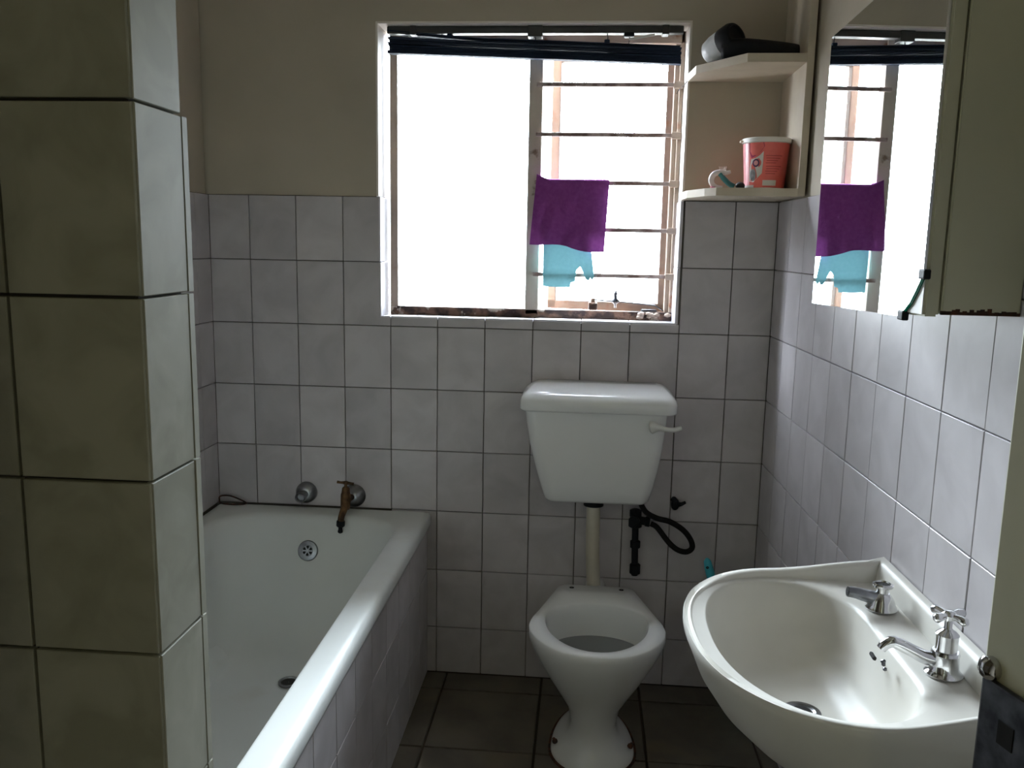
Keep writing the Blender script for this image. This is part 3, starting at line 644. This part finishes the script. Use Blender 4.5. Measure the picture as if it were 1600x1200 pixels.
# ================================================================== WASH BASIN
# local: u = distance from the wall, v = along the wall towards the camera
BC = -1.315; BL = .812
bs = thing('wash_basin', 'white wall mounted wash basin on the right wall', 'basin', (1.65, BC, .60))
yb_ = BC
def wpt(u, v, z):
    base = o0 + d_ * (-(yb_) / math.cos(ang)) + nr * (u + .001) + d_ * v
    return (base.x, base.y, z)
hb = [(0.0, 0), (0.0, .268), (.008, .273), (.05, .277), (.12, .283), (.20, .285), (.27, .272), (.335, .232), (.385, .168), (.412, .090), (.420, 0)]
outer = hb[1:] + [(u, -v) for u, v in hb[-2:0:-1]]
bcn = Vector((.225, 0)); NB = 120
def spl(h, k=6):
    P = smooth_path([(u, v, 0) for u, v in [(h[0][0], -h[1][1])] + h[1:] + [(h[-2][0], -h[-2][1])]], k)[k:-k]
    return [(p.x, max(0, p.y)) for p in P]
def mirrored(h): return h + [(u, -v) for u, v in h[-2::-1] if v > 1e-6]
outer = mirrored([(0.0, 0.0), (0.0, .268)] + spl(hb)[1:])
Ro = radial(outer, bcn, NB)
hbowl = [(.098, 0), (.098, .10), (.108, .165), (.14, .215), (.19, .240), (.25, .240), (.31, .212), (.352, .155), (.374, .08), (.380, 0)]
bowl = mirrored([hbowl[0]] + spl(hbowl))
Rb = radial(bowl, bcn, NB)
hdeck = [(.026, 0), (.026, .235), (.034, .248), (.06, .256), (.12, .262), (.20, .264), (.265, .252), (.325, .216), (.372, .155), (.397, .083), (.404, 0)]
deck = mirrored([hdeck[0]] + spl(hdeck))
Rd = radial(deck, bcn, NB)
def sm(a, b, x): x = min(1, max(0, (x - a) / (b - a))); return x * x * (3 - 2 * x)
def rimz(u): return BL + .028 * (1 - sm(0.0, .22, u))
def br(R, zf):
    pts = []
    for k in range(NB):
        th = 2 * PI * k / NB + PI / NB; u = bcn.x + R[k] * math.cos(th); v = R[k] * math.sin(th)
        pts.append(wpt(max(u, 0), v, zf(u)))
    return pts
def dz(u): return BL - .013 + .007 * sm(.20, .38, u)
S = lambda R, s: [x * s for x in R]
Ru = radial([(0.0, .11), (.10, .13), (.22, .10), (.25, 0), (.22, -.10), (.10, -.13), (0.0, -.11)], bcn, NB) if False else None
def under(t, z):
    pts = []
    for k in range(NB):
        th = 2 * PI * k / NB + PI / NB; u = bcn.x + Ro[k] * math.cos(th); v = Ro[k] * math.sin(th)
        u2 = u * (1 - t * .42); v2 = v * (1 - t * .52); pts.append(wpt(max(u2, 0), v2, z))
    return pts
rings = [under(1.0, BL - .215), under(.80, BL - .190), under(.52, BL - .150), under(.27, BL - .105), under(.12, BL - .065), under(.04, BL - .030), br(Ro, lambda u: rimz(u) - .014), br(Ro, lambda u: rimz(u) - .004), br(S(Ro, .993), lambda u: rimz(u)), br(mixr(Ro, Rd, .5), lambda u: rimz(u) - .0005 - .006 * sm(.3, .42, u)),
         br(mixr(Ro, Rd, .75), lambda u: (rimz(u) * .75 + dz(u) * .25)), br(mixr(Ro, Rd, .92), lambda u: (rimz(u) * .3 + dz(u) * .7)), br(Rd, dz), br(mixr(Rd, Rb, .85), dz), br(Rb, lambda u: dz(u) - .004), br(S(Rb, .975), lambda u: BL - .022), br(S(Rb, .94), lambda u: BL - .050), br(S(Rb, .88), lambda u: BL - .082), br(S(Rb, .78), lambda u: BL - .108), br(S(Rb, .62), lambda u: BL - .126), br(S(Rb, .40), lambda u: BL - .136), br(S(Rb, .16), lambda u: BL - .140)]
bm = BM(); loft(bm, rings); obj('basin_bowl', bm, 'basin_porcelain', bs, True, 70)
def on_b(u, v, z): return Vector(wpt(u, v, z))
bm = BM(); lathe(bm, [(.030, 0), (.031, .003), (.023, .004), (.019, .001), (.001, .0005)], on_b(.225, 0, BL - .141), n=28, cap=False); wr = obj('waste_ring', bm, 'dull_chrome', bs, True, 40)
bm = BM(); lathe(bm, [(.001, 0), (.018, 0)], on_b(.225, 0, BL - .1385), n=20, cap=False); obj('plug_hole', bm, 'dark_hole', wr)
bm = BM()
for k in range(-1, 2): box(bm, (-.003, -.011 + k * .0, -.003), (.003, .011, .003), .002) if k == 0 else None
bmesh.ops.transform(bm, matrix=Matrix.Translation(on_b(.119, 0, BL - .036)) @ Matrix.Rotation(-ang, 4, 'Z') @ Matrix.Rotation(.35, 4, 'Y'), verts=bm.verts[:]); obj('overflow_slot', bm, 'dark_hole', bs)
# worn patch where plug chain was fixed
bm = BM()
cc = on_b(.1165, .045, BL - .027)
for i in range(5):
    bmesh.ops.create_icosphere(bm, subdivisions=1, radius=.0035, matrix=Matrix.Translation(cc + Vector((random.uniform(-.003, .0), random.uniform(-.008, .008), random.uniform(-.010, .006)))))
obj('chain_stay', bm, 'gunmetal', bs)
def pillar_tap(u, v, handle, label, yaw):
    b0 = on_b(u, v, dz(u) + .0005)
    t = thing('pillar_tap', label, 'tap', b0, None)
    rot = Matrix.Rotation(yaw - ang, 3, 'Z')
    fwd = rot @ Vector((-1, 0, 0)); up = Vector((0, 0, 1))
    bm = BM(); lathe(bm, [(.026, 0), (.027, .003), (.024, .006), (.0205, .010), (.0195, .030), (.0205, .034), (.0185, .038)] if handle else [(.026, 0), (.027, .003), (.024, .008), (.021, .018), (.016, .026), (.012, .030)], b0, n=28); obj('tap_body', bm, 'chrome', t, True, 40)
    bm = BM()
    if handle:
        lathe(bm, [(.0155, 0), (.016, .024), (.0165, .026), (.0125, .030), (.008, .033), (.0055, .036), (.0055, .050), (.008, .052)], b0 + up * .038, n=24); obj('bonnet', bm, 'chrome', t, True, 40)
        bm = BM(); c = b0 + up * .093
        lathe(bm, [(.002, -.006), (.011, -.004), (.012, .002), (.007, .007), (.001, .008)], c, n=20)
        for k in range(4):
            a = yaw + .5 + PI / 2 * k; dr = Vector((math.cos(a), math.sin(a), 0))
            tube(bm, [c + dr * .006, c + dr * .018 + up * .001, c + dr * .027, c + dr * .031], [.005, .0062, .007, .003], 10)
        obj('cross_handle', bm, 'chrome', t, True, 50)
        path = [b0 + up * .022 + fwd * .012, b0 + up * .026 + fwd * .03, b0 + up * .033 + fwd * .045, b0 + up * .043 + fwd * .066, b0 + up * .046 + fwd * .077, b0 + up * .041 + fwd * .087, b0 + up * .034 + fwd * .092]
        P = smooth_path(path, 5); n_ = len(P); bm = BM(); tube(bm, P, [.0112 - .004 * i / n_ for i in range(n_)], 16); obj('spout', bm, 'chrome', t, True, 60)
    else:
        lathe(bm, [(.010, 0), (.0105, .010), (.017, .013), (.0175, .017), (.013, .019), (.012, .016), (.001, .015)], b0 + up * .029, n=24, cap=False); obj('bare_spindle_collar', bm, 'chrome', t, True, 40)
        bm = BM(); lathe(bm, [(.001, 0), (.0118, .0)], b0 + up * .0455, n=16, cap=False); obj('open_top', bm, 'dark_hole', t)
        path = [b0 + up * .020 + fwd * .010, b0 + up * .024 + fwd * .03, b0 + up * .028 + fwd * .045, b0 + up * .030 + fwd * .060]
        P = smooth_path(path, 5); n_ = len(P); bm = BM(); tube(bm, P, [.012 - .003 * i / n_ for i in range(n_)], 16); sp_ = obj('spout', bm, 'dull_chrome', t, True, 60)
        bm = BM(); lathe(bm, [(.001, .0005), (.0075, .0005)], P[-1], (P[-1] - P[-2]), 16, cap=False); obj('outlet', bm, 'dark_hole', sp_)
    return t
pillar_tap(.060, -.135, False, 'chrome basin tap with its handle missing', .05)
pillar_tap(.052, .098, True, 'chrome basin tap with a cross handle and curved spout', .0)

# ================================================================== MIRROR CABINET
mc = thing('mirror_cabinet', 'cream steel wall cabinet with a chipped mirror door above the basin', 'cabinet', (1.60, -1.17, 1.33))
CY0, CY1, CZ0, CZ1 = -1.414, -.93, 1.337, 1.82
bm = BM(); prism(bm, [(1.557, CY0, CZ0), (xr(CY0) - .001, CY0, CZ0), (xr(CY1) - .001, CY1, CZ0), (1.557, CY1, CZ0)], (0, 0, CZ1 - CZ0)); bmesh.ops.bevel(bm, geom=bm.edges[:], offset=.002, segments=2, affect='EDGES'); obj('cabinet_body', bm, 'cabinet', mc)
bm = BM()
for i in range(22):
    t = i / 21; x = 1.56 + .100 * t; h = .003 + .007 * abs(noise.noise(Vector((t * 9, 3.1, 0)))) * 2
    box(bm, (x - .003, CY0 - .0006, CZ0 - .001), (x + .003, CY0 + .004, CZ0 + h))
obj('rust_streak', bm, 'rust', mc)
ay = math.radians(3.6)
hd = Vector((1.534, -1.4135, 0)); du_ = Vector((-math.sin(ay), math.cos(ay), 0)); dn = Vector((-math.cos(ay), -math.sin(ay), 0))
def dp(s, n_, z): p = hd + du_ * s + dn * n_; return Vector((p.x, p.y, z))
TL = math.radians(-.9)
def dpt(s, n_, z): return dp(s, n_, z - s * .018)
bm = BM(); prism(bm, [dpt(0, 0, 1.333), dpt(.47, 0, 1.333), dpt(.47, 0, 1.822), dpt(0, 0, 1.847)], -dn * .021)
bmesh.ops.bevel(bm, geom=[e for e in bm.edges], offset=.003, segments=2, affect='EDGES'); dro = obj('door', bm, 'cabinet', mc)
MW = .469
poly = [dpt(.066, .0005, 1.329), dpt(MW, .0005, 1.329), dpt(MW, .0005, 1.820), dpt(.004, .0005, 1.845), dpt(.004, .0005, 1.388), dpt(.020, .0005, 1.368), dpt(.036, .0005, 1.350)]
bm = BM(); prism(bm, poly, dn * .004); mo = obj('mirror_glass', bm, 'mirror', dro)
crk = [dpt(.004, .003, 1.388), dpt(.020, .003, 1.368), dpt(.036, .003, 1.350), dpt(.066, .003, 1.329)]
bm = BM(); tube(bm, crk, .0026, 8); obj('broken_edge', bm, 'green_edge', dro)
bm = BM(); prism(bm, [dpt(.004, .0003, 1.336), dpt(.052, .0003, 1.336), dpt(.030, .0003, 1.353), dpt(.004, .0003, 1.384)], dn * .001); obj('bare_backing', bm, 'print_white', dro)
for s, z in ((.002, 1.392), (.060, 1.331)):
    bm = BM(); c = dpt(s, .003, z); box(bm, (c.x - .005, c.y - .011, c.z - .007), (c.x + .005, c.y + .011, c.z + .007), .002); obj('mirror_clip', bm, 'black', dro)

# ================================================================== CORNER SHELF
cs = thing('corner_shelf', 'cream corner shelf with two boards beside the window', 'shelf', (1.48, -.13, 1.56))
XB = 1.614
bm = BM(); box(bm, (XB, TB - .001, 1.563), (XB + .019, -.272, 2.40), .001); obj('side_board', bm, 'shelf', cs)
def shelf(z0, z1, pts):
    bm = BM(); prism(bm, [(x, y, z0) for x, y in pts], (0, 0, z1 - z0)); return obj('shelf_board', bm, 'shelf', cs)
shelf(1.904, 1.926, [(1.340, TB - .002), (1.349, -.11), (1.462, -.272), (XB, -.272), (XB, TB - .002)])
shelf(1.5615, 1.5825, [(1.334, TB - .002), (1.338, -.125), (1.375, -.230), (1.40, -.272), (XB, -.272), (XB, TB - .002)])
SZ = 1.5825
# bucket with printed label
bx, by = 1.548, -.150; b0z, b1z = SZ + .0005, SZ + .128; rb0, rb1 = .0525, .0625
bk = thing('plastic_bucket', 'small red labelled plastic bucket with a white lid on the lower shelf', 'bucket', (bx, by, SZ))
bm = BM(); lathe(bm, [(rb0 - .004, 0), (rb0, .003), (rb1, b1z - b0z)], (bx, by, b0z), n=48); obj('pail', bm, 'lid', bk, True, 40)
bm = BM(); lathe(bm, [(rb1 - .002, -.001), (rb1 + .004, 0), (rb1 + .0045, .010), (rb1 + .002, .0125), (rb1 - .004, .013), (rb1 - .006, .0105)], (bx, by, b1z), n=48); obj('lid', bm, 'lid', bk, True, 40)
bm = BM(); box(bm, (bx - rb1 - .010, by - .012, b1z + .002), (bx - rb1 - .002, by + .006, b1z + .008), .002); obj('lid_tab', bm, 'shelf', bk)
ph0 = math.atan2(-2.66 - by, 1.06 - bx)
def cyl(s, t, off):
    """s = sideways on the face turned to the door (-1..1), t = height fraction"""
    a = ph0 + math.asin(max(-1, min(1, s))); r = rb0 + (rb1 - rb0) * t + off
    return Vector((bx + r * math.cos(a), by + r * math.sin(a), b0z + t * (b1z - b0z)))
def patch(name, s0, s1, t0, t1, m, off, n=14, ph=False):
    bm = BM(); g = []
    for i in range(n + 1):
        f = i / n
        if ph: a = s0 + (s1 - s0) * f; pts = [Vector((bx + (rb0 + (rb1 - rb0) * t + off) * math.cos(ph0 + a), by + (rb0 + (rb1 - rb0) * t + off) * math.sin(ph0 + a), b0z + t * (b1z - b0z))) for t in (t0, t1)]
        else: pts = [cyl(s0 + (s1 - s0) * f, t, off) for t in (t0, t1)]
        g.append([bm.verts.new(p) for p in pts])
    for a, b in zip(g, g[1:]): bm.faces.new((a[0], b[0], b[1], a[1]))
    return obj(name, bm, m, lab if name != 'label' else bk, True)
def blob(name, pts, m, off):
    bm = BM(); f = bm.faces.new([bm.verts.new(cyl(s, t, off)) for s, t in pts]); return obj(name, bm, m, lab)
lab = patch('label', -2.9, 2.9, .045, .985, 'red', .0006, 60, True)
patch('print_and_highlight_band', -.985, -.72, .045, .985, 'pink', .0009)  # highlight from the window, painted down the left side of the label
blob('printed_shape', [(-.70, .985), (-.10, .985), (-.06, .90), (-.20, .80), (-.45, .70), (-.62, .66), (-.70, .80)], 'magenta', .0011)
blob('printed_shape', [(-.09, .80), (-.10, .55), (-.13, .34), (-.30, .26), (-.52, .16), (-.71, .18), (-.70, .45), (-.63, .64), (-.45, .66), (-.25, .72)], 'print_white', .0012)
blob('printed_logo', [(-.41 + .155 * math.cos(a), .56 + .085 * math.sin(a)) for a in [2 * PI * k / 20 for k in range(20)]], 'print_violet', .0016)
blob('printed_logo', [(-.41 + .095 * math.cos(a), .56 + .052 * math.sin(a)) for a in [2 * PI * k / 20 for k in range(20)]], 'pink', .0019)
blob('printed_shape', [(-.54 + .13 * math.cos(a), .31 + .13 * math.sin(a)) for a in [2 * PI * k / 20 for k in range(20)]], 'print_grey', .0016)
patch('printed_box', -.08, .56, .085, .20, 'print_white', .0012)
patch('print_and_highlight_band', -.97, -.50, .0, .10, 'print_white', .0012)
for k, t in enumerate((.70, .65, .60, .55, .48, .43, .38, .33)): patch('printed_line', .02 + .02 * (k % 3), .72 - .08 * (k % 4), t, t + .012, 'darkred', .0011)
# brush / curled tube beside the bucket
br_ = thing('nail_brush', 'curled pale tube with a teal handle lying beside the bucket', 'brush', (1.425, -.16, SZ))
bm = BM(); pts = smooth_path([(1.452, -.168, SZ + .050), (1.440, -.165, SZ + .047), (1.425, -.163, SZ + .049), (1.408, -.162, SZ + .044), (1.401, -.162, SZ + .030), (1.404, -.162, SZ + .016), (1.416, -.163, SZ + .008), (1.432, -.165, SZ + .007)], 5)
tube(bm, pts, [.0045 + .0035 * math.sin(PI * i / (len(pts) - 1)) for i in range(len(pts))], 12); obj('curled_body', bm, 'pinkwhite', br_, True)
bm = BM(); tube(bm, smooth_path([(1.421, -.172, SZ + .044), (1.434, -.174, SZ + .030), (1.448, -.175, SZ + .017), (1.462, -.176, SZ + .009)], 4), [.006] * 3 + [.0075] * 7 + [.008] * 3, 10); obj('handle', bm, 'teal', br_, True)
bm = BM()
for i in range(5): tube(bm, [(1.424 + i * .003, -.168, SZ + .048), (1.424 + i * .005 - .004, -.166, SZ + .064)], .0008, 5)
obj('bristle_tuft', bm, 'pinkwhite', br_)
bm = BM(); tube(bm, [(1.398, -.17, SZ + .004), (1.412, -.172, SZ + .0045)], .0045, 10); tag(obj('red_cap', bm, 'magenta', None, True), 'tiny dark red cap lying under the curled tube on the shelf', 'cap')
bm = BM(); bmesh.ops.create_icosphere(bm, subdivisions=2, radius=.012, matrix=Matrix.Translation((1.480, -.172, SZ + .0115)) @ Matrix.Diagonal((1.1, .9, .95, 1)))
for v in bm.verts: v.co += Vector((1, 1, 0)) * noise.noise(v.co * 120) * .003
tag(obj('crumpled_rag', bm, 'rail', None, True), 'small dark crumpled rag between the teal handle and the bucket', 'rag')
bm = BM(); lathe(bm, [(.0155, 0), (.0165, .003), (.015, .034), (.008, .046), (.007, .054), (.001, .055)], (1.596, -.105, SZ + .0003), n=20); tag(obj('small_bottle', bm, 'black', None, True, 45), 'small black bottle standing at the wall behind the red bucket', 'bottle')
# hair dryer lying on the top shelf
hz = 1.926
dr_ = thing('hair_dryer', 'black hair dryer with a silver barrel lying on the upper shelf', 'hair dryer', (1.47, -.15, hz))
ax_ = Vector((.60, -.75, .32)).normalized(); c0 = Vector((1.392, -.085, hz + .040))
bm = BM(); lathe(bm, [(.026, -.012), (.034, -.004), (.039, .02), (.040, .055)], c0, ax_, 32); obj('barrel', bm, 'silver', dr_, True, 50)
bm = BM(); lathe(bm, [(.0395, .050), (.041, .054), (.041, .085), (.037, .094), (.030, .096), (.028, .088), (.001, .086)], c0, ax_, 32); obj('rear_grille', bm, 'black', dr_, True, 50)
bm = BM(); hpts = smooth_path([(1.425, -.14, hz + .034), (1.47, -.17, hz + .030), (1.53, -.175, hz + .026), (1.59, -.165, hz + .023), (1.612, -.16, hz + .022)], 5)
tube(bm, hpts, [.031 - .008 * i / (len(hpts) - 1) for i in range(len(hpts))], 18); obj('grip', bm, 'black', dr_, True)
# thin cord from the shelf corner to the window bar
bm = BM(); tube(bm, smooth_path([(1.343, -.01, 1.912), (1.335, .04, 1.902), (1.322, .085, 1.893), (1.318, .10, 1.885)], 4), .0012, 6); tag(obj('string', bm, 'cord', None), 'thin dark string between upper shelf corner and window frame', 'string')

# ================================================================== DOOR
dv_ = Vector((1.405 - 1.648, -1.955 + 2.772, 0)); DL = dv_.length; da = math.atan2(dv_.y, dv_.x)
dr = thing('door_1', 'cream panel door standing open beside the basin', 'door', (1.648, -2.772, 0)); dr['kind'] = 'structure'; dr.rotation_euler = (0, 0, da)
def dpart(name, bm, m, smooth=False, parent=dr, angle=40):
    o = obj(name, bm, m, None, smooth, angle if smooth else None); o.parent = parent; return o
# local x runs hinge -> free edge, local +y is the face towards the bath
bm = BM(); box(bm, (0, -.040, .008), (DL, 0, 2.03), .002); dpart('door_leaf', bm, 'door')
bm = BM(); box(bm, (DL - .064, 0, .875), (DL - .006, .007, 1.075), .003); pl_ = dpart('lock_plate', bm, 'gunmetal')
bm = BM(); box(bm, (DL - .046, .0065, 1.028), (DL - .030, .0078, 1.048)); dpart('spindle_hole', bm, 'dark_hole')
bm = BM(); lathe(bm, [(.010, 0), (.010, .006), (.006, .010), (.001, .011)], (DL - .010, .0, 1.082), (0, 1, 0), 18); dpart('chrome_stud', bm, 'chrome', True)
bm = BM(); lathe(bm, [(.001, 0), (.006, .0005)], (DL - .040, .0072, .955), (0, 1, 0), 14, cap=False); dpart('keyhole', bm, 'dark_hole')
bm = BM(); box(bm, (DL - .001, -.030, .90), (DL + .0015, -.010, 1.07), .0005); dpart('lock_faceplate', bm, 'dull_chrome')
bm = BM(); box(bm, (DL + .001, -.026, 1.045), (DL + .012, -.014, 1.068), .002); dpart('latch', bm, 'chrome')
for z in (.25, 1.75):
    bm = BM(); lathe(bm, [(.006, 0), (.006, .09)], (-.004, .003, z), n=12); dpart('hinge', bm, 'gunmetal', True)

# ================================================================== PASSAGE LAMP (behind the camera)
lp = thing('passage_lamp', 'bare warm bulb hanging from the passage ceiling', 'lamp', (1.15, -3.75, H))
bm = BM(); lathe(bm, [(.035, 0), (.035, -.012), (.004, -.016), (.004, -.25), (.018, -.255), (.018, -.30)], (1.15, -3.75, H), n=20); obj('pendant', bm, 'bulb_base', lp, True, 40)
bm = BM(); lathe(bm, [(.013, 0), (.016, -.02), (.030, -.055), (.030, -.075), (.018, -.095), (.001, -.10)], (1.15, -3.75, H - .30), n=20); obj('bulb', bm, 'bulb', lp, True)
